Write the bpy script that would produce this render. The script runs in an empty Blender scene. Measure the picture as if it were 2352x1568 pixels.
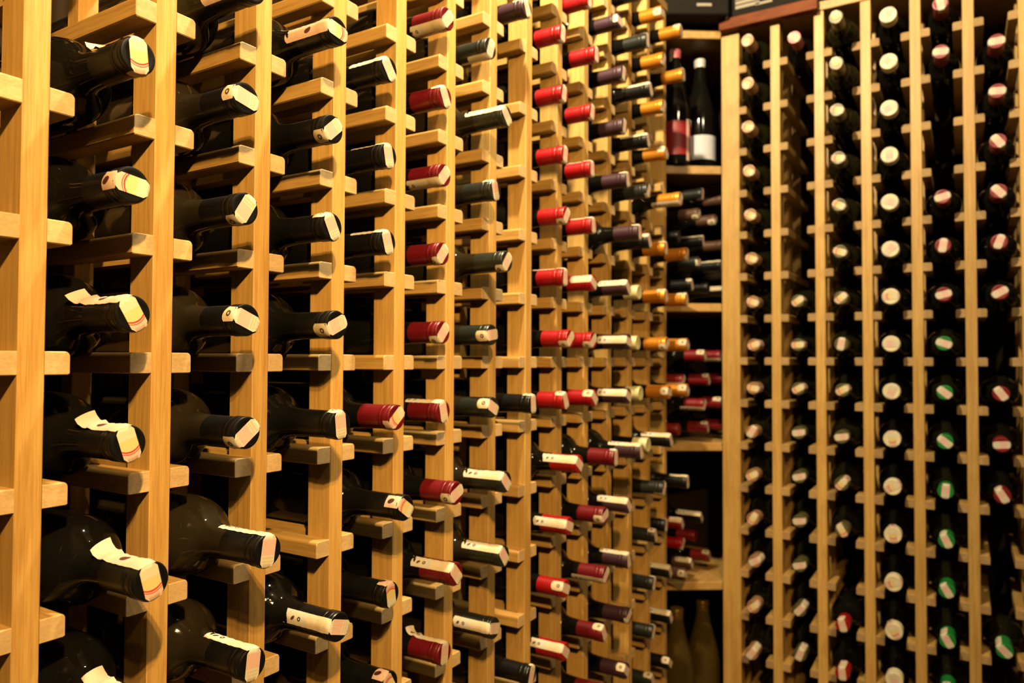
# Wine cellar: a long pine bottle rack on the left, a corner shelf unit and a second rack facing the camera.
# World axes: X runs along the left rack into the room, Y points from the aisle into the left rack, Z is up. Metres.
import bpy, math, random
from math import sin, cos, pi, radians as R, sqrt
from mathutils import Matrix, Vector, Euler

C = bpy.context.scene.collection
EYE = 1.10
random.seed(7)

# ------------------------------------------------------------------ helpers
def link(name, me, mat=None, parent=None):
    o = bpy.data.objects.new(name, me)
    C.objects.link(o)
    if mat and me and not me.materials:
        me.materials.append(mat)
    if parent:
        o.parent = parent
    return o

def empty(name, loc=(0, 0, 0)):
    o = bpy.data.objects.new(name, None)
    o.empty_display_size = .05
    o.location = loc
    C.objects.link(o)
    return o

def tag(o, label, cat, group=None):
    o['label'] = label
    o['category'] = cat
    if group:
        o['group'] = group
    return o

def mesh(name, verts, faces, smooth=False, angle=35, mats=None, fmat=None, uvs=None):
    me = bpy.data.meshes.new(name)
    me.from_pydata([tuple(v) for v in verts], [], faces)
    if mats:
        for m in mats:
            me.materials.append(m)
    if fmat:
        for p, i in zip(me.polygons, fmat):
            p.material_index = i
    if uvs:
        l = me.uv_layers.new(name='UVMap')
        for lp in me.loops:
            l.data[lp.index].uv = uvs[lp.vertex_index]
    if smooth:
        me.shade_smooth()
        me.set_sharp_from_angle(angle=R(angle))
    me.update()
    return me

def box_geo(x0, x1, y0, y1, z0, z1, b=.001):
    """a box with chamfered edges: verts, faces"""
    xs, ys, zs = (x0, x1), (y0, y1), (z0, z1)
    V, idx = [], {}
    for i in (0, 1):
        for j in (0, 1):
            for k in (0, 1):
                for a in range(3):
                    p = [xs[i], ys[j], zs[k]]
                    for c in range(3):
                        if c != a:
                            p[c] += b * (1 if (i, j, k)[c] == 0 else -1)
                    idx[i, j, k, a] = len(V)
                    V.append(p)
    F = []
    for a in range(3):
        o = [c for c in range(3) if c != a]
        for s in (0, 1):
            q = []
            for u, v in ((0, 0), (1, 0), (1, 1), (0, 1)):
                t = [0, 0, 0]; t[a] = s; t[o[0]] = u; t[o[1]] = v
                q.append(idx[t[0], t[1], t[2], a])
            F.append(q)
    for a in range(3):
        o = [c for c in range(3) if c != a]
        for u in (0, 1):
            for v in (0, 1):
                t0 = [0, 0, 0]; t0[o[0]] = u; t0[o[1]] = v; t1 = list(t0); t1[a] = 1
                F.append([idx[(*t0, o[0])], idx[(*t0, o[1])], idx[(*t1, o[1])], idx[(*t1, o[0])]])
    for i in (0, 1):
        for j in (0, 1):
            for k in (0, 1):
                F.append([idx[i, j, k, 0], idx[i, j, k, 1], idx[i, j, k, 2]])
    return V, F

def fix(me):
    import bmesh
    bm = bmesh.new(); bm.from_mesh(me)
    bmesh.ops.recalc_face_normals(bm, faces=bm.faces)
    bm.to_mesh(me); bm.free()
    return me

def box(name, x0, x1, y0, y1, z0, z1, mat=None, parent=None, b=.001, loc=None):
    me = fix(mesh(name, *box_geo(x0, x1, y0, y1, z0, z1, b)))
    o = link(name, me, mat, parent)
    if loc:
        o.location = loc
    return o

def prism(name, poly, z0, z1, mat, parent=None, b=.0015):
    """vertical prism over an XY polygon, edges slightly eased"""
    n = len(poly)
    cx = sum(p[0] for p in poly) / n; cy = sum(p[1] for p in poly) / n
    def ins(p):
        d = Vector((cx - p[0], cy - p[1])); d.normalize()
        return p[0] + d.x * b, p[1] + d.y * b
    rings = [[(*ins(p), z0) for p in poly], [(*p, z0 + b) for p in poly], [(*p, z1 - b) for p in poly], [(*ins(p), z1) for p in poly]]
    V = [v for r in rings for v in r]
    F = [list(range(n))[::-1], list(range(3 * n, 4 * n))]
    for k in range(3):
        for i in range(n):
            j = (i + 1) % n
            F.append([k * n + i, k * n + j, (k + 1) * n + j, (k + 1) * n + i])
    return link(name, fix(mesh(name, V, F)), mat, parent)

def lathe(name, prof, seg=36, angle=40):
    V, F = [], []
    for r, z in prof:
        for i in range(seg):
            a = 2 * pi * i / seg
            V.append((r * cos(a), r * sin(a), z))
    for k in range(len(prof) - 1):
        for i in range(seg):
            j = (i + 1) % seg
            F.append([k * seg + i, k * seg + j, (k + 1) * seg + j, (k + 1) * seg + i])
    F.append(list(range(seg))[::-1])
    F.append([(len(prof) - 1) * seg + i for i in range(seg)])
    return mesh(name, V, F, True, angle)

# ------------------------------------------------------------------ materials
class NT:
    def __init__(self, name):
        self.m = bpy.data.materials.new(name)
        self.m.use_nodes = True
        self.t = self.m.node_tree
        self.b = self.t.nodes['Principled BSDF']
    def n(self, kind, **kw):
        x = self.t.nodes.new(kind)
        for k, v in kw.items():
            setattr(x, k, v)
        return x
    def l(self, a, b):
        self.t.links.new(a, b)
    def math(self, op, a, b=None, c=None):
        x = self.n('ShaderNodeMath', operation=op)
        for i, v in enumerate((a, b, c)):
            if v is None: continue
            if isinstance(v, (int, float)): x.inputs[i].default_value = v
            else: self.l(v, x.inputs[i])
        return x.outputs[0]
    def mix(self, f, a, b):
        x = self.n('ShaderNodeMix', data_type='RGBA')
        for i, v in ((0, f), (6, a), (7, b)):
            if isinstance(v, (int, float)): x.inputs[i].default_value = v
            elif isinstance(v, tuple): x.inputs[i].default_value = (*v, 1)
            else: self.l(v, x.inputs[i])
        return x.outputs[2]
    def ramp(self, f, stops):
        x = self.n('ShaderNodeValToRGB')
        e = x.color_ramp.elements
        while len(e) < len(stops): e.new(.5)
        for s, (p, c) in zip(e, stops):
            s.position = p; s.color = (*c, 1) if isinstance(c, tuple) else (c, c, c, 1)
        self.l(f, x.inputs[0])
        return x.outputs[0]
    def noise(self, vec, scale, detail=3, rough=.5):
        x = self.n('ShaderNodeTexNoise')
        x.inputs['Scale'].default_value = scale; x.inputs['Detail'].default_value = detail
        x.inputs['Roughness'].default_value = rough
        self.l(vec, x.inputs['Vector'])
        return x.outputs['Fac']
    def inp(self, **kw):
        for k, v in kw.items():
            k = k.replace('_', ' ')
            s = self.b.inputs[k]
            if isinstance(v, tuple): s.default_value = (*v, 1)
            elif isinstance(v, (int, float)): s.default_value = v
            else: self.l(v, s)

def wood(name, scale, dark, light, rough=.48, spec=.35):
    """pine: streaks along the axis whose scale is small, each board shifted and toned by its own random number"""
    k = NT(name)
    co = k.n('ShaderNodeTexCoord').outputs['Object']
    rnd = k.n('ShaderNodeObjectInfo').outputs['Random']
    add = k.n('ShaderNodeVectorMath', operation='ADD')
    comb = k.n('ShaderNodeCombineXYZ')
    for i, f in enumerate((7.3, 3.1, 5.7)):
        k.l(k.math('MULTIPLY', rnd, f), comb.inputs[i])
    k.l(co, add.inputs[0]); k.l(comb.outputs[0], add.inputs[1])
    mp = k.n('ShaderNodeMapping'); mp.inputs['Scale'].default_value = scale
    k.l(add.outputs[0], mp.inputs['Vector'])
    g1 = k.noise(mp.outputs[0], 1.0, 4, .6)
    mp2 = k.n('ShaderNodeMapping'); mp2.inputs['Scale'].default_value = tuple(s * 5 for s in scale)
    k.l(add.outputs[0], mp2.inputs['Vector'])
    g2 = k.noise(mp2.outputs[0], 1.0, 2, .5)
    big = k.noise(add.outputs[0], 9, 2, .5)
    f = k.math('ADD', k.math('MULTIPLY', g1, .5), k.math('MULTIPLY', g2, .4))
    f = k.math('ADD', f, k.math('MULTIPLY', big, .2))
    col = k.ramp(f, [(.40, dark), (.66, light)])
    hsv = k.n('ShaderNodeHueSaturation')
    k.l(col, hsv.inputs['Color'])
    k.l(k.math('ADD', k.math('MULTIPLY', rnd, .22), .88), hsv.inputs['Value'])
    hsv.inputs['Saturation'].default_value = 1.0
    k.inp(Base_Color=hsv.outputs[0], Roughness=rough, Specular_IOR_Level=spec)
    bp = k.n('ShaderNodeBump'); bp.inputs['Strength'].default_value = .12; bp.inputs['Distance'].default_value = .0006
    k.l(f, bp.inputs['Height']); k.l(bp.outputs[0], k.b.inputs['Normal'])
    return k.m

WD, WL = (.29, .158, .037), (.43, .268, .075)
M = {}
M['post'] = wood('pine_upright', (190, 190, 6), WD, WL)
M['railY'] = wood('pine_rail_lengthwise', (190, 7, 190), (.262, .143, .034), (.385, .24, .068))
M['railX'] = wood('pine_rail_crosswise', (7, 190, 190), (.262, .143, .034), (.385, .24, .068))
M['end'] = wood('pine_end_grain', (60, 60, 130), (.32, .215, .092), (.43, .305, .145), .7, .2)
M['end_shaded'] = wood('shaded_end_grain', (60, 60, 130), (.225, .14, .055), (.30, .195, .08), .7, .2)  # same end grain, darker: shade on the right rack's rail ends put into the colour
M['shelf'] = wood('pine_shelf_board', (9, 60, 60), (.26, .143, .038), (.37, .225, .068))
M['cap_board'] = wood('stained_top_board', (60, 8, 60), (.085, .020, .004), (.15, .040, .009), .6, .12)
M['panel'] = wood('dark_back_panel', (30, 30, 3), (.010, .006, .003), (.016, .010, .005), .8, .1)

def plain(name, col, rough, metal=0, spec=.5, var=0, vs=60, coat=0, rings=0):
    k = NT(name)
    if rings:
        z = k.n('ShaderNodeSeparateXYZ'); k.l(k.n('ShaderNodeTexCoord').outputs['Object'], z.inputs[0])
        h = k.math('SINE', k.math('MULTIPLY', z.outputs[2], 2 * pi / rings))
        bp = k.n('ShaderNodeBump'); bp.inputs['Strength'].default_value = .22; bp.inputs['Distance'].default_value = .0006
        k.l(h, bp.inputs['Height']); k.l(bp.outputs[0], k.b.inputs['Normal'])
    k.inp(Roughness=rough, Metallic=metal, Specular_IOR_Level=spec, Coat_Weight=coat)
    if var:
        co = k.n('ShaderNodeTexCoord').outputs['Object']
        f = k.noise(co, vs, 3, .6)
        k.inp(Base_Color=k.mix(f, tuple(c * (1 - var) for c in col), tuple(min(1, c * (1 + var)) for c in col)))
    else:
        k.inp(Base_Color=col)
    return k.m

def glass(name, col, dust, amount):
    """bottle glass full of wine, with a thin uneven film of dust"""
    k = NT(name)
    co = k.n('ShaderNodeTexCoord').outputs['Object']
    f = k.noise(co, 18, 4, .6)
    d = k.math('MULTIPLY', k.ramp(f, [(.25, .55), (.75, 1.0)]), amount)
    k.inp(Base_Color=k.mix(d, col, dust), Specular_IOR_Level=.13)
    k.inp(Roughness=k.math('ADD', k.math('MULTIPLY', d, .12), .06))
    return k.m
M['glass_black'] = glass('black_glass', (.0022, .0022, .0016), (.06, .05, .032), .03)
M['glass_dusty'] = glass('dusty_dark_glass', (.004, .0037, .002), (.085, .060, .032), .14)
M['glass_olive'] = glass('olive_glass', (.004, .004, .001), (.06, .05, .03), .04)
M['glass_gold'] = glass('golden_glass', (.035, .021, .003), (.07, .05, .018), .2)
M['glass_red'] = glass('ruby_glass', (.05, .004, .003), (.10, .06, .04), .12)

CAPS = {  # colour word -> material
    'black': plain('black_foil', (0.0031, 0.0031, 0.0028), .36, 0, .30, .25),
    'green-black': plain('green_black_foil', (0.0087, 0.0112, 0.0081), .36, 0, .45, .25),
    'burgundy': plain('burgundy_foil', (0.0992, 0.0031, 0.0062), .38, .15, .5, .15),
    'bright red': plain('bright_red_foil', (.225, .0028, .0048), .36, .1, .5, .12, rings=.0042),
    'dark red': plain('dark_red_foil', (0.1364, 0.0043, 0.0062), .4, .1, .5, .12),
    'purple': plain('purple_foil', (0.0279, 0.0099, 0.0161), .45, .1, .45, .15),
    'cream': plain('cream_foil', (0.4464, 0.4092, 0.2046), .38, .1, .5, .1, rings=.0036),
    'orange': plain('orange_foil', (0.5332, 0.2046, 0.0174), .33, .55, .5, .12),
    'tan': plain('tan_foil', (0.2232, 0.1178, 0.0527), .45, .1, .45, .15),
    'brown': plain('brown_foil', (0.0620, 0.0279, 0.0136), .45, .1, .45, .15),
    'ivory': plain('ivory_foil', (0.4960, 0.4464, 0.2852), .5, 0, .4, .08),
    'olive': plain('olive_foil', (0.0620, 0.0589, 0.0186), .42, .1, .5, .15),
    'green': plain('green_foil', (0.0112, 0.1860, 0.0341), .28, .25, .6, .12),
    'gold': plain('gold_foil', (0.1364, 0.0744, 0.0099), .35, .5, .5, .15),
    'white': plain('white_foil', (0.4464, 0.4278, 0.3844), .4, .1, .5, .08),
    'pink': plain('pink_foil', (0.3410, 0.0744, 0.0806), .4, .1, .5, .1),
}

def seal_mat(name, kind):
    """printed paper strip; U is the distance in metres from the centre of the bottle's end, V runs across"""
    k = NT(name)
    uv = k.n('ShaderNodeUVMap').outputs[0]
    sp = k.n('ShaderNodeSeparateXYZ'); k.l(uv, sp.inputs[0])
    u, v = sp.outputs[0], sp.outputs[1]
    def band(a, b, x=None):
        x = u if x is None else x
        return k.math('MULTIPLY', k.math('GREATER_THAN', x, a), k.math('LESS_THAN', x, b))
    def blob(cu, cv, ru, rv, skew=0):
        du = k.math('ADD', k.math('SUBTRACT', u, cu), k.math('MULTIPLY', v, skew))
        dv = k.math('SUBTRACT', v, cv)
        a = k.math('POWER', k.math('ABSOLUTE', k.math('DIVIDE', du, ru)), 2)
        b = k.math('POWER', k.math('ABSOLUTE', k.math('DIVIDE', dv, rv)), 2)
        return k.math('ADD', a, b)
    nz = k.noise(uv, 160, 4, .6)
    nb = k.noise(uv, 45, 3, .6)
    if kind == 'A':
        pink = k.mix(nz, (0.434, 0.286, 0.200), (0.457, 0.343, 0.257))
        cream = k.mix(nz, (0.445, 0.412, 0.274), (0.469, 0.434, 0.302))
        yel = k.mix(nz, (0.469, 0.360, 0.126), (0.486, 0.400, 0.183))
        col = k.mix(k.math('GREATER_THAN', u, -.0125), pink, cream)
        col = k.mix(k.math('GREATER_THAN', u, -.0035), col, yel)
        arc = k.math('SUBTRACT', u, k.math('MULTIPLY', k.math('MULTIPLY', v, v), -.010))
        col = k.mix(k.math('GREATER_THAN', arc, .0085), col, pink)
        red = k.math('ADD', band(.0060, .0074, arc), band(.0081, .0089, arc))
        col = k.mix(red, col, (0.412, 0.017, 0.040))
        for cu in (-.042, .0245):
            col = k.mix(k.math('LESS_THAN', blob(cu, 0, .0042, .22, .006), 1), col, (0.043, 0.010, 0.012))
        # faint embossed guilloche on the pink paper
        w = k.math('SINE', k.math('ADD', k.math('MULTIPLY', u, 2600), k.math('MULTIPLY', v, 9)))
        w = k.math('MULTIPLY', k.math('GREATER_THAN', w, .55), k.math('LESS_THAN', u, -.016))
        col = k.mix(k.math('MULTIPLY', w, .13), col, (0.354, 0.171, 0.102))
    else:
        base = k.mix(k.ramp(nb, [(.42, 0.0), (.68, 1.0)]), (0.457, 0.412, 0.308), (0.445, 0.314, 0.131))
        plainp = k.mix(nz, (0.457, 0.423, 0.343), (0.434, 0.377, 0.274))
        col = k.mix(band(-.050, -.017), plainp, base)
        col = k.mix(k.math('MULTIPLY', band(-.052, -.046), .5), col, (0.354, 0.388, 0.400))
        col = k.mix(k.math('MULTIPLY', band(-.0095, .0035), .55), col, (0.502, 0.240, 0.194))
        ring = blob(-.0205, 0, .0030, .20)
        ringb = k.math('MULTIPLY', k.math('LESS_THAN', ring, 1), k.math('GREATER_THAN', ring, .16))
        if kind == 'C': col = k.mix(ringb, col, (0.057, 0.040, 0.023))
        ring2 = blob(-.0560, .04, .0025, .16)
        col = k.mix(k.math('MULTIPLY', k.math('LESS_THAN', ring2, 1), k.math('GREATER_THAN', ring2, .14)), col, (0.040, 0.031, 0.029))
        col = k.mix(k.math('LESS_THAN', blob(-.0645, .05, .0022, .16, .008), 1), col, (0.051, 0.023, 0.017))
        # two rows of tiny gold figures, unreadable in the photograph
        rows = k.math('ADD', band(.0050, .0066), band(.0080, .0096))
        dash = k.math('GREATER_THAN', k.math('SINE', k.math('MULTIPLY', v, 62)), -.1)
        dots = k.math('MULTIPLY', k.math('MULTIPLY', rows, dash), band(-.40, .40, v))
        dots = k.math('MULTIPLY', dots, k.math('GREATER_THAN', k.noise(uv, 900, 1), .42))
        col = k.mix(dots, col, (0.354, 0.269, 0.057))
    k.inp(Base_Color=col, Roughness=.62, Specular_IOR_Level=.3)
    bp = k.n('ShaderNodeBump'); bp.inputs['Strength'].default_value = .35; bp.inputs['Distance'].default_value = .0008
    k.l(nb, bp.inputs['Height']); k.l(bp.outputs[0], k.b.inputs['Normal'])
    return k.m
M['sealA'] = seal_mat('pink_and_yellow_tax_paper', 'A')
M['sealB'] = seal_mat('white_tax_paper', 'B')
M['sealC'] = seal_mat('white_tax_paper_with_oval', 'C')

# ------------------------------------------------------------------ bottles
H = .300
RB, RN, RC = .0375, .0136, .01455      # body, neck, foil
PROF = {}
def bottle_profile(kind):
    if kind == 'bordeaux':
        p = [(.020, .020), (.030, .006), (.033, .0012), (.0355, 0), (.0372, .0022), (RB, .005), (RB, .182), (.0372, .190), (.0360, .198), (.0335, .2055),
             (.0295, .212), (.0250, .2165), (.0205, .2205), (.0175, .2245), (.0157, .230), (.0148, .238), (.0141, .250), (RN, .270), (RN, .296), (.0120, .2985)]
    elif kind == 'slim':
        p = [(r * (.0355 / RB if r > .03 else 1), z) for r, z in bottle_profile('bordeaux')]
    elif kind == 'burgundy':
        p = [(.022, .022), (.032, .006), (.036, .0012), (.0385, 0), (.0398, .0022), (.0400, .005), (.0400, .135), (.0390, .150), (.0365, .166), (.0320, .185),
             (.0270, .202), (.0225, .218), (.0188, .234), (.0163, .248), (.0148, .262), (.0140, .275), (RN, .285), (RN, .296), (.0120, .2985)]
    else:  # champagne, for the big standing bottles
        p = [(.025, .024), (.034, .007), (.039, .0015), (.0420, 0), (.0437, .0025), (.0440, .006), (.0440, .130), (.0432, .146), (.0410, .164), (.0365, .186),
             (.0310, .206), (.0255, .226), (.0208, .244), (.0178, .260), (.0160, .274), (.0152, .284), (.0152, .296), (.0130, .2985)]
    return p
def bodymesh(kind, mat):
    key = (kind, mat)
    if key not in PROF:
        me = lathe('wine_bottle', bottle_profile(kind), 40, 40)
        me.materials.append(M[mat])
        PROF[key] = me
    return PROF[key]

def cap_radius(a, rc=RC):
    """foil radius at distance a below the bottle's tip"""
    if a < .0018: return rc - (.0018 - a) * .55
    if a < .0135: return rc
    if a < .0165: return rc - (a - .0135) / .003 * .0007
    return rc - .0007 + (a - .0165) * .006
CAPM = {}
def capmesh(col, length, rc):
    key = (col, length, rc)
    if key in CAPM: return CAPM[key]
    pts = []
    az = [length, length - .0004]
    n = 9
    lo = [.0185 + (length - .001 - .0185) * i / n for i in range(n, -1, -1)]
    for a in lo: az.append(a)
    az += [.0165, .0150, .0135, .0128, .0122, .0116, .0070, .0052, .0046, .0040, .0018, .0010, .0004]
    for a in az:
        r = cap_radius(a, rc)
        if abs(a - .0122) < 1e-6 or abs(a - .0046) < 1e-6: r -= .00035
        pts.append((r, H - a))
    pts[0] = (pts[0][0] - .0006, pts[0][1])
    pts += [(rc - .0022, H), (rc - .0036, H - .0003), (.004, H - .0004)]
    me = lathe('capsule', pts, 40, 32)
    me.materials.append(CAPS[col])
    CAPM[key] = me
    return me

SEALM = {}
def sealmesh(kind, phi, L, Le, peel, rc, W=.0145):
    """a paper strip that starts L below the tip on side phi, climbs the foil, crosses the end and turns down Le on the far side"""
    if kind == 'B' and L < .021: kind = 'C'
    key = (kind, phi, L, Le, peel, rc)
    if key in SEALM: return SEALM[key]
    e = .00035
    rf = rc - .0012
    path = []                      # (u, axial a, signed rho)
    nl = max(3, int(L / .004))
    for i in range(nl, 0, -1):
        a = .0012 + (L - .0012) * i / nl
        path.append((-rf - a, a, cap_radius(a, rc) + e))
    path.append((-rf - .0004, .0004, rf + .0009))
    for i in range(0, 9):
        rho = rf * (1 - 2 * i / 8)
        path.append((-rho, -e, rho))
    path.append((rf + .0004, .0004, -rf - .0009))
    ne = max(2, int(Le / .004))
    for i in range(1, ne + 1):
        a = .0012 + (Le - .0012) * i / ne
        path.append((rf + a, a, -cap_radius(a, rc) - e))
    rng = random.Random(hash((phi, L, Le)) & 0xffff)
    V, F, UV = [], [], []
    nv = 7
    d = (-cos(R(phi)), sin(R(phi))); q = (-d[1], d[0])
    tw = rng.uniform(-.5, .5)
    for i, (u, a, rho) in enumerate(path):
        face = abs(rho) <= rf + 1e-6
        for j in range(nv):
            v = j / (nv - 1) - .5
            w = v * W
            # ragged, rounded outer end
            aa = a
            lift = 0
            if i == 0: aa = a - .0022 * (abs(v) * 2) ** 2.5
            if peel and u < -rf - (L - .024):
                x = ((-u - rf) - (L - .024)) / .024
                lift = .0065 * x * x * (1 + tw * v * 2) + (.0016 * sin(x * 7) if x > .2 else 0)
            else:
                lift = .00022 * (1 + sin(u * 900 + v * 5)) * (0 if face else 1)
            if face:
                lim = rc - .0004
                ww = max(-sqrt(max(lim * lim - rho * rho, 1e-9)), min(sqrt(max(lim * lim - rho * rho, 1e-9)), w))
                x = rho * d[0] + ww * q[0]; y = rho * d[1] + ww * q[1]
                z = H - aa
            else:
                s = 1 if rho > 0 else -1
                rr = abs(rho) + lift
                th = w / rc * (1 - min(.7, lift / .008))
                flat = w * min(.7, lift / .008)
                x = s * rr * cos(th) * d[0] + (rr * sin(th) + flat) * q[0]
                y = s * rr * cos(th) * d[1] + (rr * sin(th) + flat) * q[1]
                z = H - aa
            V.append((x, y, z)); UV.append((u, v))
    for i in range(len(path) - 1):
        for j in range(nv - 1):
            F.append([i * nv + j, i * nv + j + 1, (i + 1) * nv + j + 1, (i + 1) * nv + j])
    me = mesh('paper_seal', V, F, True, 50, uvs=UV)
    me.materials.append(M['seal' + kind])
    SEALM[key] = me
    return me

LIE_Y = Matrix(((1, 0, 0), (0, 0, -1), (0, 1, 0)))          # neck points to -Y, local Y is up
LIE_X = Matrix(((0, 0, -1), (-1, 0, 0), (0, 1, 0)))         # neck points to -X, local Y is up
def put_bottle(tip, rot, glass_mat, cap, caplen=.058, rc=RC, seal=None, kind='bordeaux', pitch=0, yaw=0, label='', group=None, name='wine_bottle'):
    """tip: where the end of the neck sits; rot: 3x3 matrix of the bottle"""
    o = link(name, bodymesh(kind, glass_mat))
    m = Euler((pitch, 0, yaw)).to_matrix()
    if rot is LIE_Y: m = Matrix.Rotation(yaw, 3, 'Z') @ Matrix.Rotation(pitch, 3, 'X')
    elif rot is LIE_X: m = Matrix.Rotation(yaw, 3, 'Z') @ Matrix.Rotation(pitch, 3, 'Y')
    mm = m @ rot
    base = Vector(tip) - mm @ Vector((0, 0, H))
    o.matrix_world = Matrix.Translation(base) @ mm.to_4x4()
    if cap:
        link('capsule', capmesh(cap, caplen, rc), None, o)
    if seal:
        link('paper_seal', sealmesh(*seal, rc), None, o)
    tag(o, label, 'bottle', group)
    return o

# ------------------------------------------------------------------ left rack
D = .5874                 # distance from the camera to the plane of the post fronts
PW, PD = .019, .034       # post width and depth
PITCH = .10397
RX = .2866 - PW / 2       # centre of the first post that shows in full
RAIL_W, RAIL_H, RAIL_L = .0186, .0180, .268
RZ0 = EYE - .01268        # underside of the rail row at eye level
ROW = .100
TOP = EYE + .815
def railmesh(name, axis, side, w, h, L, mats):
    """side=+1: sticks out to local +s from s=0; round upper outer edge; starts at depth 0 and runs back"""
    prof = [(0, .0), (w - .0012, 0), (w, .0012)]
    r = .0038
    for i in range(9):
        a = i / 8 * pi / 2
        prof.append((w - r + r * cos(a), h - r + r * sin(a)))
    prof += [(.0, h)]
    n = len(prof)
    cx, cz = w / 2, h / 2
    V, F, fm = [], [], []
    rf = .0011
    rings = [(rf - rf * cos(a * pi / 8), rf - rf * sin(a * pi / 8)) for a in range(5)]      # rounded over at the front
    rings[0] = (0, rf * .98)
    for dd, drop in rings + [(L - .0009, 0), (L, .0007)]:
        for s, z in prof:
            s2 = s * (w - drop * .5) / w; z2 = z * (h - drop) / h
            if dd < .0005: z2 = max(z2, .0006)
            p = (side * s2, dd, z2) if axis == 'Y' else (dd, -side * s2, z2)
            V.append(p)
    F.append(list(range(n))); fm.append(1)
    F.append([6 * n + i for i in range(n)][::-1]); fm.append(1)
    for k in range(6):
        for i in range(n):
            j = (i + 1) % n
            F.append([k * n + i, (k + 1) * n + i, (k + 1) * n + j, k * n + j]); fm.append(1 if k < 3 else 0)
    me = fix(mesh(name, V, F, False, 30, mats=mats, fmat=fm))
    return me

rack = empty('wine_rack', (.2, D, 0))
tag(rack, 'long pine wine rack with rows of bottle necks running to the corner', 'wine rack')
def child(o, p):
    """parent without moving"""
    o.parent = p
    bpy_mw = o.location.copy()
    o.location = bpy_mw - world_loc(p)
def world_loc(p):
    v = Vector((0, 0, 0))
    while p:
        v += p.location; p = p.parent
    return v

post_me = fix(mesh('upright', *box_geo(-PW / 2, PW / 2, 0, PD, 0, TOP, .0009))); post_me.materials.append(M['post'])
back_me = fix(mesh('back_post', *box_geo(-PW / 2, PW / 2, 0, .020, 0, TOP, .0009))); back_me.materials.append(M['post'])
rl = railmesh('rail', 'Y', -1, RAIL_W, RAIL_H, RAIL_L, [M['railY'], M['end']])
rr_ = railmesh('rail', 'Y', 1, RAIL_W, RAIL_H, RAIL_L, [M['railY'], M['end']])
UP = {0: (-4, 4), 1: (-4, 4), 2: (-4, 4), 3: (-4, 4), 4: (-5, 5), 5: (-5, 5), 6: (-6, 6), 7: (-6, 6), 8: (-7, 7), 9: (-8, 7), 10: (-8, 7), 11: (-9, 7), 12: (-9, 7), 13: (-9, 7), 14: (-9, 7)}
for k in range(0, 15):
    x = RX + (k - 1) * PITCH
    p = link('upright', post_me); p.location = (x, D, 0); child(p, rack)
    for dy in (.125, .246):
        b = link('back_post', back_me); b.location = (x, D + dy, 0); child(b, p)
    for r in range(UP[k][0], UP[k][1] + 1):
        for s, me in ((-1, rl), (1, rr_)):
            if k == 14 and s == 1: continue
            o = link('rail', me); o.location = (x + s * PW / 2, D + .0004, RZ0 + ROW * r)
            child(o, p)
xe = RX + 13 * PITCH + PW / 2
o = box('top_board', 0, xe - .155, 0, .300, 0, .020, M['shelf']); o.location = (.155, D - .004, TOP); child(o, rack)
o = box('plinth', 0, xe - .16, 0, .018, 0, .09, M['post']); o.location = (.16, D + .036, 0); child(o, rack)

AX_L = RAIL_H + sqrt(RB ** 2 - (PITCH / 2 - PW / 2 - RAIL_W) ** 2) + .0004   # bottle axis above the underside of its rails

ORD = ['zero', 'first', 'second', 'third', 'fourth', 'fifth', 'sixth', 'seventh', 'eighth', 'ninth', 'tenth', 'eleventh', 'twelfth', 'thirteenth', 'fourteenth', 'fifteenth']
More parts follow.
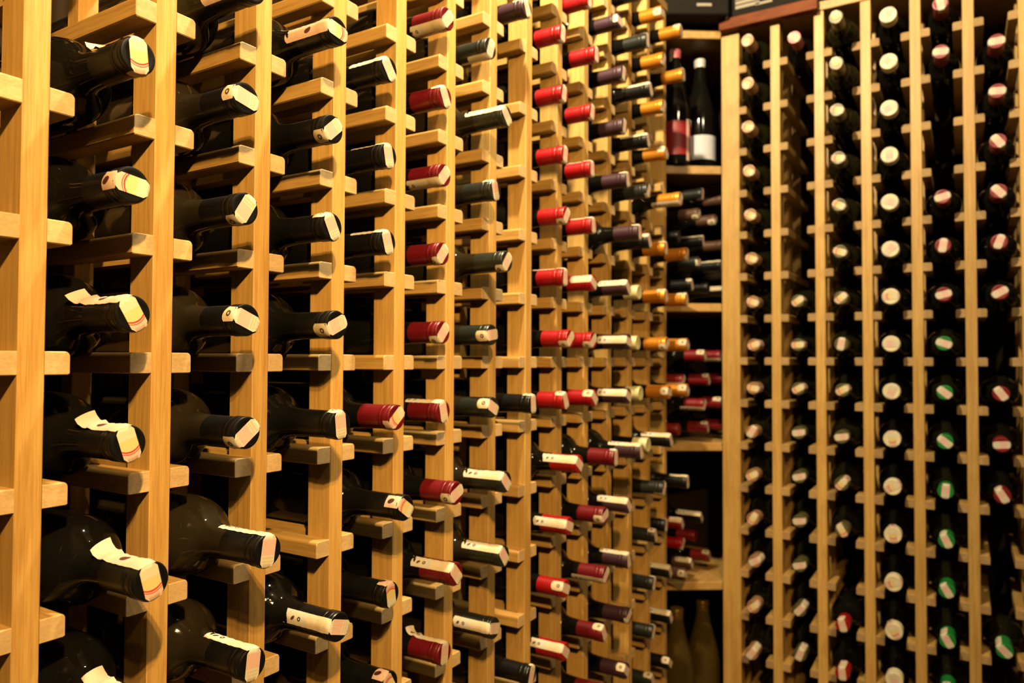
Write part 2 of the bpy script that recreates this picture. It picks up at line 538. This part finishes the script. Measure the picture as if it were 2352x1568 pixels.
# one tuple per bottle: rail row, protrusion in mm, foil, seal (kind, side angle, length mm, turn-over mm, curling)
A_, B_ = 'A', 'B'
LEFT = {
 1: [(2, 45, 'black', (A_, 84, 60, 7, 1)), (1, 39, 'black', (A_, 188, 40, 17, 0)), (0, 42, 'black', (A_, 60, 66, 7, 1)), (-1, 41, 'black', (A_, 72, 52, 6, 1)),
     (-2, 72, 'black', (A_, 76, 62, 7, 1)), (-3, 64, 'black', (A_, 72, 62, 7, 1))],
 2: [(3, 46, 'black', (A_, -12, 55, 7, 0)), (2, 39, 'black', (B_, 12, 15, 8, 0)), (1, 40, 'black', (B_, -58, 12, 5, 0)), (0, 44, 'black', (B_, 22, 15, 4, 0)),
     (-1, 46, 'black', (B_, -38, 16, 3, 0)), (-2, 75, 'black', (B_, 98, 66, 5, 0)), (-3, 58, 'black', (B_, 96, 66, 6, 0))],
 3: [(3, 47, 'black', (A_, 8, 62, 3, 0)), (2, 42, 'black', (B_, -42, 15, 2, 0)), (1, 42, 'black', (B_, 62, 18, 3, 0)), (0, 51, 'black', (B_, -25, 19, 2, 0)),
     (-1, 57, 'black', (B_, 84, 12, 5, 0)), (-3, 57, 'black', (B_, 18, 68, 4, 0))],
 4: [(3, 26, 'black', (B_, 52, 52, 3, 0)), (2, 25, 'black', (B_, 78, 52, 4, 0)), (1, 25, 'black', (B_, 72, 50, 4, 0)), (-1, 41, 'burgundy', (A_, 140, 30, 8, 0)),
     (-2, 55, 'black', (A_, 215, 20, 19, 0)), (-3, 34, 'black', (A_, 262, 16, 13, 0)), (-4, 33, 'black', (A_, 240, 16, 16, 0))],
 5: [(4, 31, 'burgundy', (B_, -48, 52, 3, 0)), (3, 28, 'burgundy', (B_, 62, 15, 3, 0)), (2, 27, 'burgundy', (B_, -48, 52, 3, 0)), (1, 25, 'burgundy', (B_, -50, 8, 3, 0)),
     (0, 27, 'burgundy', (B_, -48, 13, 2, 0)), (-1, 28, 'burgundy', (B_, 76, 56, 4, 0)), (-2, 50, 'burgundy', (B_, -24, 15, 2, 0)), (-3, 49, 'burgundy', (B_, 48, 66, 4, 0)),
     (-4, 33, 'burgundy', (B_, 96, 60, 6, 1))],
 6: [(4, 29, 'green-black', (B_, -70, 34, 3, 0)), (3, 56, 'green-black', (B_, 46, 62, 4, 0)), (2, 37, 'green-black', (B_, 74, 17, 4, 0)), (1, 57, 'green-black', (B_, -52, 12, 3, 0)),
     (0, 33, 'green-black', (B_, -8, 18, 2, 0)), (-1, 35, 'green-black', (B_, 26, 18, 2, 0)), (-2, 57, 'green-black', (B_, 44, 66, 4, 0)), (-3, 54, 'green-black', (B_, 52, 66, 4, 0)),
     (-4, 39, 'green-black', (B_, 14, 60, 3, 0))],
 7: [(5, 27, 'purple', (B_, 64, 20, 3, 0)), (-1, 39, 'black', (B_, 86, 16, 4, 0)), (-5, 38, 'black', (B_, -70, 16, 4, 0))],
 8: [(6, 32, 'bright red', (B_, 92, 50, 4, 0))] + [(r, m, 'bright red', s) for r, m, s in (
     (5, 33, (B_, 95, 55, 5, 0)), (4, 36, (B_, 98, 55, 5, 0)), (3, 38, (B_, 96, 55, 4, 0)), (2, 41, (B_, -55, 14, 2, 0)), (1, 38, (B_, 92, 60, 5, 0)), (0, 48, (B_, -42, 16, 2, 0)),
     (-1, 40, (B_, 66, 15, 3, 0)), (-2, 64, (B_, 36, 68, 3, 0)), (-3, 47, (B_, 22, 60, 3, 0)), (-4, 41, (B_, 26, 20, 2, 0)), (-5, 41, (B_, 38, 62, 3, 0)))],
 9: [(r, m, 'bright red', s) for r, m, s in ((6, 32, (B_, 90, 30, 4, 0)), (5, 45, (B_, 88, 52, 4, 0)), (4, 37, (B_, 100, 12, 4, 0)), (3, 37, (B_, 84, 50, 4, 0)), (2, 40, (B_, 82, 48, 4, 0)),
     (1, 40, (B_, 30, 40, 2, 0)), (0, 40, (B_, -38, 15, 2, 0)), (-1, 42, (B_, 40, 18, 2, 0)))] +
    [(r, m, 'burgundy', s) for r, m, s in ((-2, 82, (B_, 88, 10, 4, 0)), (-3, 62, (B_, -20, 16, 2, 0)), (-4, 64, (B_, -40, 60, 3, 0)), (-5, 60, (B_, 62, 18, 3, 0)), (-6, 56, (B_, -30, 50, 2, 0)))],
 10: [(r, m, 'purple', s) for r, m, s in ((6, 45, (B_, 5, 9, 2, 0)), (5, 52, (B_, 100, 10, 4, 0)), (4, 54, (B_, 100, 10, 4, 0)), (3, 60, (B_, 76, 15, 3, 0)), (2, 84, (B_, 80, 14, 3, 0)),
     (1, 61, (B_, 42, 56, 3, 0)), (0, 62, (B_, 16, 58, 2, 0)), (-1, 62, (B_, 28, 58, 2, 0)), (-2, 86, (B_, 70, 66, 4, 0)), (-3, 63, (B_, 48, 60, 3, 0)), (-4, 62, (B_, 78, 56, 4, 0)),
     (-5, 62, (B_, 150, 12, 4, 0)), (-6, 58, (B_, 40, 16, 3, 0)))],
 11: [(7, 57, 'green-black', (B_, 26, 62, 3, 0)), (6, 59, 'green-black', (B_, 84, 50, 4, 0)), (5, 66, 'black', (B_, 56, 58, 3, 0)), (4, 60, 'black', (B_, 60, 56, 3, 0)),
      (3, 61, 'green-black', (B_, 120, 10, 4, 0)), (2, 63, 'black', (B_, 58, 66, 3, 0)), (1, 41, 'cream', None), (0, 39, 'cream', None), (-1, 44, 'cream', None), (-2, 60, 'cream', None)],
 12: [(r, m, 'orange', s) for r, m, s in ((7, 52, (B_, -5, 16, 2, 0)), (6, 55, (B_, 120, 9, 3, 0)), (5, 55, (B_, 120, 9, 3, 0)), (4, 60, (B_, 30, 16, 2, 0)), (3, 91, (B_, -48, 60, 3, 0)),
      (2, 59, (B_, 80, 14, 3, 0)), (1, 59, (B_, 62, 18, 3, 0)), (0, 61, (B_, -30, 14, 2, 0)), (-1, 66, (B_, 10, 16, 2, 0)))] +
     [(-2, 69, 'black', (B_, 58, 66, 3, 0))] + [(r, m, 'green-black', s) for r, m, s in ((-3, 55, (B_, -60, 20, 3, 0)), (-4, 36, (B_, 66, 15, 3, 0)), (-5, 32, (B_, 110, 12, 4, 0)),
      (-6, 31, (B_, 120, 12, 4, 0)), (-7, 29, (B_, 62, 18, 3, 0)))],
 13: [(r, m, 'orange', s) for r, m, s in ((7, 58, (B_, 42, 15, 2, 0)), (6, 63, (B_, 84, 24, 3, 0)), (2, 70, (B_, 130, 9, 3, 0)), (1, 69, (B_, 66, 20, 3, 0)), (0, 71, (B_, 24, 18, 2, 0)),
      (-1, 70, (B_, 28, 18, 2, 0)))] + [(r, m, 'black', s) for r, m, s in ((-3, 70, (B_, 82, 40, 4, 0)), (-4, 21, (B_, 100, 12, 3, 0)), (-5, 31, (B_, 58, 50, 3, 0)), (-6, 32, (B_, 56, 50, 3, 0)), (-7, 30, (B_, 40, 17, 2, 0)))],
}
def seal_words(s):
    if not s: return ''
    kind, phi, L, Le, peel = s
    if peel: return ' with curling paper seal'
    if L > 45: return ' with long paper seal'
    return ' with short paper seal'
COLS_L = {1: 'first', 2: 'second', 3: 'third', 4: 'fourth', 5: 'fifth', 6: 'sixth', 7: 'seventh', 8: 'eighth', 9: 'ninth', 10: 'tenth', 11: 'eleventh', 12: 'twelfth', 13: 'last'}
jr = random.Random(3)
for bay, lst in LEFT.items():
    xc = RX + (bay - .5) * PITCH
    for n, (row, mm, cap, s) in enumerate(sorted(lst, reverse=True), 1):
        g = 'glass_dusty' if bay in (2, 6) else 'glass_black'
        clen = .058
        if cap == 'orange': clen = .074
        if cap == 'cream': clen = .030
        if bay in (8,): clen = .062
        if cap in ('black', 'green-black') and bay in (2, 6): clen = .050
        seal = None
        if s:
            seal = (s[0], s[1], s[2] / 1000, s[3] / 1000, s[4])
        where = f'{ORD[n]} down' if n < len(lst) else 'lowest'
        lab = f'{cap}-capped wine bottle{seal_words(s)}, {where} in {COLS_L[bay]} column of left rack'
        put_bottle((xc + jr.uniform(-.001, .001), D - mm / 1000, RZ0 + ROW * row + AX_L), LIE_Y, g, cap, clen, RC, seal,
                   'bordeaux', 0, jr.uniform(-.006, .006), lab, f'bottles in the {COLS_L[bay]} column of the left rack')

# ------------------------------------------------------------------ right rack
XR = 1.816
QP, QW = .0983, .0212
N2 = .3792
RR = .1023
RAILW2, RAILH2 = .0175, .0180
ZR = EYE - .0008 - .009
right = empty('wine_rack', (XR, .2, 0))
tag(right, 'pine wine rack facing the camera beside the corner shelves', 'wine rack')
post2 = fix(mesh('upright', *box_geo(0, PD, -QW / 2, QW / 2, 0, TOP, .0009))); post2.materials.append(M['post'])
back2 = fix(mesh('back_post', *box_geo(0, .020, -QW / 2, QW / 2, 0, TOP, .0009))); back2.materials.append(M['post'])
q_l = railmesh('rail', 'X', -1, RAILW2, RAILH2, RAIL_L, [M['railX'], M['end_shaded']])
q_r = railmesh('rail', 'X', 1, RAILW2, RAILH2, RAIL_L, [M['railX'], M['end_shaded']])
STILE0, STILE1 = .4644, .5078
for j in range(1, 9):
    y = N2 - (j - 2) * QP
    if j == 1:
        p = box('upright', 0, PD, STILE0 - .486, STILE1 - .486, 0, TOP, M['post']); p.location = (XR, .486, 0)
        left_s, right_s = None, STILE0
    else:
        p = link('upright', post2); p.location = (XR, y, 0)
    child(p, right)
    for dx in (.125, .246):
        b = link('back_post', back2); b.location = (XR + dx, y if j > 1 else .486, 0); child(b, p)
    for r in range(-8, 8):
        for s, me in ((-1, q_l), (1, q_r)):
            if j == 1 and s == -1: continue
            # s=+1 sticks out towards -Y, which is to the right for someone facing the rack
            o = link('rail', me)
            o.location = (XR + .0004, (y - s * QW / 2) if j > 1 else STILE0, ZR + RR * r)
            child(o, p)
o = box('plinth', 0, .018, -.70, 0, 0, .09, M['post']); o.location = (XR + .036, STILE0, 0); child(o, right)
o = box('top_board', 0, .30, -.72, 0, 0, .020, M['shelf']); o.location = (XR - .004, STILE1, TOP); child(o, right)
o = box('crown_strip', 0, .022, -.226, 0, 0, .026, M['cap_board']); o.location = (XR - .027, STILE1 - .002, TOP - .004); child(o, right)

AX_R = RAILH2 + sqrt(.0355 ** 2 - (QP / 2 - QW / 2 - RAILW2) ** 2) + .0004
RIGHT = {   # row -> (foil, protrusion mm, seal)
 1: {r: ('tan', (70, 70, 68, 60, 50, 40, 30, 22, 30, 46, 46, 40, 24, 40, 58)[7 - r], None) for r in range(7, -8, -1)},
 2: {r: ('pink' if r == 7 else 'olive', 30 if r == 7 else 6, None) for r in (7, 1, 0, -1, -2, -3, -4, -5, -6, -7)},
 3: {r: ('bright red' if r < -5 else 'olive', (90, 90, 86, 72, 64, 56, 48, 48, 36, 54, 60, 55, 0, 60, 66)[7 - r], None) for r in (7, 6, 5, 4, 3, 2, 1, 0, -1, -2, -3, -4, -6, -7)},
 4: {r: ('ivory', 42, None) for r in range(7, -8, -1)},
 5: {r: ('dark red' if r > 0 else 'green', 42, None) for r in (7, 6, 3, 2, 1, 0, -1, -2, -3, -4, -5, -6, -7)},
 6: {r: ('green' if r == -6 else 'dark red', 42, None) for r in (6, 5, 4, 3, 2, 1, -1, -2, -3, -6)},
}
# side angle of each visible seal tail (degrees; 0 = towards the corner, 90 = up) and its length in mm
RS = {
 1: {7: (A_, -70, 9), 6: (A_, -60, 9), 5: (A_, 200, 8), 4: (A_, 220, 9), 3: (A_, 210, 8), 2: (A_, 200, 8), 1: (A_, 200, 10), 0: (A_, 160, 40), -1: (A_, 190, 42), -2: (B_, 120, 12),
     -3: (A_, 150, 9), -4: (A_, 120, 9), -5: (B_, 150, 44), -6: (A_, 140, 22), -7: (B_, 125, 44)},
 2: {7: (B_, 35, 14), 1: (A_, 145, 34), 0: (A_, 175, 34), -1: (A_, 150, 40), -2: (B_, 170, 12), -3: (B_, 165, 12), -4: (B_, 170, 12), -5: (B_, 165, 12), -6: (B_, 130, 46), -7: (B_, 110, 46)},
 3: {7: (A_, 75, 9), 6: (A_, 70, 9), 5: (A_, 200, 9), 4: (A_, 190, 9), 3: (A_, 210, 9), 2: (A_, 200, 9), 1: (A_, 140, 12), 0: (B_, 100, 12), -1: (A_, 150, 40), -2: (B_, 170, 12),
     -3: (A_, 130, 48), -4: (A_, 60, 20), -6: (B_, 75, 24), -7: (B_, 85, 44)},
 4: {-2: (A_, 80, 22), -3: (A_, 150, 26), -4: (A_, 82, 34), -5: (A_, 160, 20), -6: (A_, 55, 34), 1: (A_, 175, 9)},
 5: {7: (B_, 260, 16), 6: (B_, 185, 12), 3: (B_, 165, 12), 2: (B_, 100, 12), 1: (B_, 165, 12), 0: (B_, 200, 16), -1: (B_, 220, 14), -2: (B_, 40, 34), -3: (B_, 95, 12), -4: (B_, 65, 40),
     -5: (B_, 60, 16), -6: (B_, 60, 44), -7: (B_, 80, 16)},
 6: {6: (B_, 180, 12), 5: (B_, 185, 14), 4: (B_, 235, 16), 3: (B_, 230, 12), 2: (B_, 110, 12), 1: (B_, 150, 14), -1: (B_, 235, 12), -2: (B_, 175, 12), -3: (B_, 60, 44), -6: (B_, 45, 48)},
}
COLS_R = {1: 'first', 2: 'second', 3: 'third', 4: 'fourth', 5: 'fifth', 6: 'sixth'}
for col, rows in RIGHT.items():
    yc = N2 - (col - 1.5) * QP if col > 1 else (STILE0 + N2 + QW / 2) / 2
    order = sorted(rows, reverse=True)
    for n, r in enumerate(order, 1):
        cap, mm, _ = rows[r]
        s = RS[col].get(r) or ((B_, (r * 67) % 360, 9) if col == 4 else None)
        seal = (s[0], s[1], s[2] / 1000, .005, 0) if s else None
        rc = .0172 if cap == 'ivory' else .0150 if cap in ('green', 'dark red') else RC
        g = {'ivory': 'glass_black', 'olive': 'glass_olive', 'dark red': 'glass_black', 'green': 'glass_olive', 'tan': 'glass_olive', 'pink': 'glass_black', 'bright red': 'glass_black'}[cap]
        where = f'{ORD[n]} down' if n < len(order) else 'lowest'
        word = {'pink': 'pink'}.get(cap, cap)
        lab = f'{word}-capped wine bottle, {where} in {COLS_R[col]} column of right-hand rack'
        dy = -.010 if col == 2 and r < 7 else 0
        put_bottle((XR - mm / 1000, yc + jr.uniform(-.0003, .0003), ZR + RR * r + AX_R + .0005), LIE_X, g, cap, .030 if col == 4 else .056, rc, seal, 'slim',
                   jr.uniform(-.001, .001), jr.uniform(-.003, .003), lab, f'bottles in the {COLS_R[col]} column of the right rack')

# ------------------------------------------------------------------ corner shelves
WALLY, WALLX = D + .315, XR + .315
cs = empty('corner_shelf', (1.70, .70, 0))
tag(cs, 'pine corner shelf unit holding loose bottles between the two racks', 'shelf')
poly = [(xe + .002, .775), (XR + .002, STILE1 + .002), (XR + .30, STILE1 + .002), (XR + .30, D + .30), (xe + .002, D + .30)]
rel = [(a - 1.70, b - .70) for a, b in poly]
polyb = [(xe + .002, D + .03)] + poly[1:]
LEV = (.483, .141, -.202, -.541, -.910)
for z in LEV:
    o = prism('shelf', rel if z > -.9 else [(a - 1.70, b - .70) for a, b in polyb], 0, .020, M['shelf'], cs); o.location = (0, 0, EYE + z - .020)
o = prism('top_board', rel, 0, .022, M['shelf'], cs); o.location = (0, 0, TOP - .012)
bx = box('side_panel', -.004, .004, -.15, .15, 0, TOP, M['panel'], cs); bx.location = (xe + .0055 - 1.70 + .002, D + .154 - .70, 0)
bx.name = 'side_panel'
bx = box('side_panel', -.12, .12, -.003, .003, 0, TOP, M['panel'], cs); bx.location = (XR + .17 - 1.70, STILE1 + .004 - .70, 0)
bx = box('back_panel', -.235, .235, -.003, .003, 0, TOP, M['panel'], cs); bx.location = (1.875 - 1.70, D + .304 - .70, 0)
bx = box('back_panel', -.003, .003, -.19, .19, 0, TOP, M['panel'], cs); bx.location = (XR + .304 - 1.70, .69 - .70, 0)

GS = 'loose bottles on the corner shelves'
IDM = Matrix.Identity(3)
def stand(x, y, z, label, **kw):
    return put_bottle((x, y, z + H), IDM, label=label, group=GS, **kw)
def wrap_label(parent, r, z0, z1, a0, a1, mat, name):
    V, F, n = [], [], 20
    for i in range(n + 1):
        a = a0 + (a1 - a0) * i / n
        for z in (z0, z1):
            V.append(((r + .0003) * cos(a), (r + .0003) * sin(a), z))
    for i in range(n):
        F.append([2 * i, 2 * i + 2, 2 * i + 3, 2 * i + 1])
    return link(name, mesh(name, V, F, True), mat, parent)
paper_w = plain('white_label_paper', (.40, .40, .43), .6, 0, .3, .06)
paper_r = plain('red_label_paper', (.17, .006, .008), .5, 0, .3, .2, 120)
zt = EYE + LEV[0] + .0006
b1 = stand(1.874, .580, zt, 'upright dark wine bottle with white label on the highest corner shelf', glass_mat='glass_black', cap='white', caplen=.068, kind='burgundy')
wrap_label(b1, .0400, .030, .092, pi * .62, pi * 1.66, paper_w, 'paper_label')
b2 = stand(1.785, .616, zt, 'upright dark wine bottle with red label on the highest corner shelf', glass_mat='glass_black', cap='pink', caplen=.045, kind='burgundy',
           seal=(B_, 40, .030, .006, 0))
wrap_label(b2, .0400, .026, .110, pi * .60, pi * 1.50, paper_r, 'paper_label')
wrap_label(b2, .0404, .012, .115, pi * 1.34, pi * 1.42, M['sealB'], 'paper_strip')
rowh, T, x0 = .0586, .095, 1.70
def lying(level, items):
    """items: place along the shelf, how far out the neck reaches, layer, foil, seal, label"""
    z0 = EYE + LEV[level] + RB + .0006
    for k, y, tier, cap, s, lab in items:
        put_bottle((x0 + k * T, y, z0 + tier * rowh), LIE_Y, 'glass_black', cap, .058, RC, s, 'bordeaux', 0, 0, lab, GS)
S2, S3, S4 = 'on second corner shelf', 'on third corner shelf', 'on fourth corner shelf'
lying(1, [
 (0, .546, 0, 'black', (B_, 60, .012, .004, 0), f'black-capped bottle behind the orange necks in bottom layer {S2}'),
 (1, .535, 0, 'black', None, f'black-capped bottle showing no strip in bottom layer {S2}'),
 (2, .526, 0, 'black', (B_, 30, .050, .004, 0), f'black-capped bottle with pale strip beside stile in bottom layer {S2}'),
 (.5, .544, 1, 'green-black', (B_, 170, .012, .004, 0), f'green-black-capped bottle in the layer above the bottom one {S2}'),
 (1.5, .517, 1, 'black', (B_, 68, .056, .004, 0), f'black-capped bottle with pale strip reaching the stile in second layer {S2}'),
 (0, .577, 2, 'black', None, f'black-capped bottle hidden behind orange necks in middle layer {S2}'),
 (1, .548, 2, 'black', (B_, 72, .060, .004, 0), f'bottle with brightest pale strip in middle layer {S2}'),
 (2, .526, 2, 'brown', None, f'brown-capped bottle half behind stile in middle layer {S2}'),
 (.5, .544, 3, 'brown', (B_, -40, .014, .004, 0), f'brown-capped bottle with small seal in layer below the top one {S2}'),
 (1.5, .530, 3, 'brown', (B_, -30, .018, .004, 0), f'brown-capped bottle reaching toward stile in layer below top {S2}'),
 (1, .549, 4, 'green-black', (B_, -80, .014, .004, 0), f'green-black-capped bottle topmost of the pile {S2}'),
 (2, .526, 4, 'brown', None, f'brown-capped bottle by the stile topmost {S2}'),
])
lying(2, [
 (0, .578, 0, 'dark red', None, f'red-capped bottle mostly hidden at left of bottom layer {S3}'),
 (1, .538, 0, 'dark red', (B_, 62, .016, .004, 0), f'red-capped bottle with white-sealed end in bottom layer {S3}'),
 (2, .526, 0, 'dark red', None, f'red-capped bottle beside stile in bottom layer {S3}'),
 (.5, .531, 1, 'dark red', (B_, -50, .058, .004, 0), f'red-capped bottle with strip under its neck in second layer {S3}'),
 (1.5, .517, 1, 'dark red', (B_, 50, .020, .004, 0), f'red-capped bottle with pale end at stile in second layer {S3}'),
 (0, .567, 2, 'dark red', (B_, -48, .056, .004, 0), f'red-capped bottle with tan strip beneath at left of third layer {S3}'),
 (1, .535, 2, 'dark red', (B_, 55, .014, .004, 0), f'red-capped bottle with pale tip in the middle of third layer {S3}'),
 (2, .526, 2, 'dark red', None, f'red-capped bottle cut off by stile in third layer {S3}'),
 (.5, .530, 3, 'dark red', (B_, 40, .018, .004, 0), f'red-capped bottle with white-sealed end topmost at left {S3}'),
 (1.5, .518, 3, 'dark red', (B_, -50, .060, .004, 0), f'red-capped bottle with strip beneath, topmost at stile {S3}'),
])
lying(3, [
 (0, .563, 0, 'brown', (B_, 20, .016, .004, 0), f'brown-capped bottle at left of bottom layer {S4}'),
 (1, .579, 0, 'brown', (B_, 50, .040, .004, 0), f'brown-capped bottle with white-sealed end in bottom layer {S4}'),
 (2, .563, 0, 'dark red', (B_, 60, .018, .004, 0), f'red-capped bottle reaching farthest right in bottom layer {S4}'),
 (.5, .585, 1, 'bright red', (B_, 130, .014, .004, 0), f'bright red-capped bottle in second layer {S4}'),
 (1.5, .584, 1, 'dark red', None, f'dark red-capped bottle showing no strip in second layer {S4}'),
 (0, .571, 2, 'dark red', (B_, 50, .030, .004, 0), f'red-capped bottle with bright white seal at left of top layer {S4}'),
 (1, .554, 2, 'black', (B_, 50, .062, .004, 0), f'black-capped bottle with long tan strip in top layer {S4}'),
])
zt = EYE + LEV[4] + .0006
stand(1.868, .575, zt, 'gold-necked sparkling wine bottle standing beside stile on lowest corner shelf', glass_mat='glass_gold', cap='gold', caplen=.095, kind='champagne', rc=.0165)
stand(1.772, .610, zt, 'gold-necked sparkling wine bottle standing behind rack end on lowest corner shelf', glass_mat='glass_gold', cap='gold', caplen=.095, kind='champagne', rc=.0165)

# ------------------------------------------------------------------ cases on top
card = plain('black_card', (.006, .005, .003), .7, 0, .1, .25, 30)
ink = plain('pale_print', (.20, .17, .12), .6)
grey_ink = plain('grey_print', (.12, .10, .075), .6)
def case(name, w, d, h, loc, rz, label):
    o = empty(name, loc); o.rotation_euler = (0, 0, rz)
    box('carton', -w / 2, w / 2, 0, d, 0, h - .03, card, o, .003)
    box('lid', -w / 2 - .002, w / 2 + .002, -.002, d + .002, h - .034, h, card, o, .003)
    tag(o, label, 'box', 'dark wine cases on top of the racks')
    return o
# front of the case faces local -Y
c1 = case('wine_case', .235, .26, .17, (XR - .002, .374, TOP + .0205), -pi / 2, 'black wine case with pale printed panel on top of the right rack')
def bars(parent, items, mat, name):
    V, F = [], []
    for x0_, x1_, z0_, z1_ in items:
        v, f = box_geo(x0_, x1_, -.0006, .0002, z0_, z1_, .0001)
        k = len(V); V += v; F += [[i + k for i in q] for q in f]
    return link(name, fix(mesh(name, V, F)), mat, parent)
bars(c1, [(-.098, -.040, .052 - .011 * i, .060 - .011 * i) for i in range(3)] + [(-.040, .004, .044, .052), (-.050, -.01, .028, .034)], ink, 'printed_panel')
bars(c1, [(.028, .036, .030, .036)], ink, 'printed_mark')
c2 = case('wine_case', .20, .22, .17, (1.715, .560, TOP + .0205), -R(58), 'black wine case with small pale mark above the corner shelves')
bars(c2, [(.022, .058, .020, .027)], ink, 'printed_mark')
bars(c2, [(-.05, -.02, .09, .105)], grey_ink, 'printed_badge')

# ------------------------------------------------------------------ room shell
wallm = plain('dark_cellar_wall', (.030, .020, .012), .9, 0, .2, .3, 6)
floorm = plain('dark_floor', (.075, .045, .025), .55, 0, .3, .3, 8)
ceilm = plain('dim_ceiling', (.10, .075, .05), .9, 0, .2, .2, 5)
def st(o):
    o['kind'] = 'structure'; return o
X0, X1, Y0, Y1, ZC = -1.9, WALLX, -1.35, WALLY, 2.60
st(box('floor', X0, X1, Y0, Y1, -.05, 0, floorm))
st(box('ceiling', X0, X1, Y0, Y1, ZC, ZC + .05, ceilm))
st(box('wall_left', X0, X1, Y1, Y1 + .05, 0, ZC, wallm))
st(box('wall_back', X1, X1 + .05, Y0, Y1, 0, ZC, wallm))
st(box('wall_right', X0, X1, Y0 - .05, Y0, 0, ZC, wallm))
st(box('wall_front', X0 - .05, X0, Y0, Y1, 0, ZC, wallm))

# ------------------------------------------------------------------ light
def lamp(name, loc, power, rad=.022, col=(1.0, .7, .33)):
    l = bpy.data.lights.new(name, 'POINT'); l.energy = power; l.shadow_soft_size = rad; l.color = col
    o = bpy.data.objects.new(name, l); o.location = loc; C.objects.link(o); return o
AMBER, PALE = (1.0, .605, .225), (1.0, .80, .50)
def spot(loc, aim, power, rad, col, deg):
    l = bpy.data.lights.new('ceiling_spot', 'SPOT'); l.energy = power; l.shadow_soft_size = rad; l.color = col
    l.spot_size = R(deg); l.spot_blend = 1.0
    o = bpy.data.objects.new('ceiling_spot', l); o.location = loc; C.objects.link(o)
    o.rotation_euler = (Vector(aim) - Vector(loc)).to_track_quat('-Z', 'Y').to_euler()
    return o
spot((-.19, -.36, EYE + .76), (.36, .60, EYE - .02), 14.0, .014, AMBER, 92)
spot((-.14, -.31, EYE + .77), (.46, .60, EYE - .05), 8.6, .014, AMBER, 96)
spot((-.33, -.46, EYE + .84), (.45, .60, EYE - .1), 1.4, .012, AMBER, 100)
spot((-.02, -.44, EYE + .86), (.60, .60, EYE - .1), 1.4, .012, AMBER, 100)
lamp('ceiling_lamp', (.74, .42, EYE + 1.06), 17.5, .02, PALE)
lamp('ceiling_lamp', (.45, -.62, EYE + 1.30), 6.5, .03, (1.0, .82, .54))
w = bpy.data.worlds.new('World'); bpy.context.scene.world = w; w.use_nodes = True
w.node_tree.nodes['Background'].inputs[0].default_value = (.02, .014, .008, 1)
w.node_tree.nodes['Background'].inputs[1].default_value = 0

# ------------------------------------------------------------------ camera
cd = bpy.data.cameras.new('camera'); cam = bpy.data.objects.new('camera', cd); C.objects.link(cam)
cd.sensor_fit = 'HORIZONTAL'; cd.sensor_width = 36.0; cd.lens = 1688.7 / 2352 * 36
cd.clip_start = .01
yaw, pit, rol = R(31.5854), R(1.4373), R(.2077)
rt0 = Vector((sin(yaw), -cos(yaw), 0)); fw = Vector((cos(pit) * cos(yaw), cos(pit) * sin(yaw), sin(pit)))
up0 = Vector((-sin(pit) * cos(yaw), -sin(pit) * sin(yaw), cos(pit)))
rt = rt0 * cos(rol) + up0 * sin(rol); up = up0 * cos(rol) - rt0 * sin(rol)
m = Matrix((rt, up, -fw)).transposed().to_4x4(); m.translation = (0, 0, EYE)
cam.matrix_world = m
cd.dof.use_dof = True; cd.dof.focus_distance = .67; cd.dof.aperture_fstop = 6.3
sc = bpy.context.scene
sc.camera = cam
sc.view_settings.view_transform = 'Standard'; sc.view_settings.look = 'None'
sc.view_settings.gamma = 1; sc.view_settings.use_curve_mapping = False
sc.view_settings.exposure = 3.12
sc.cycles.diffuse_bounces = 1
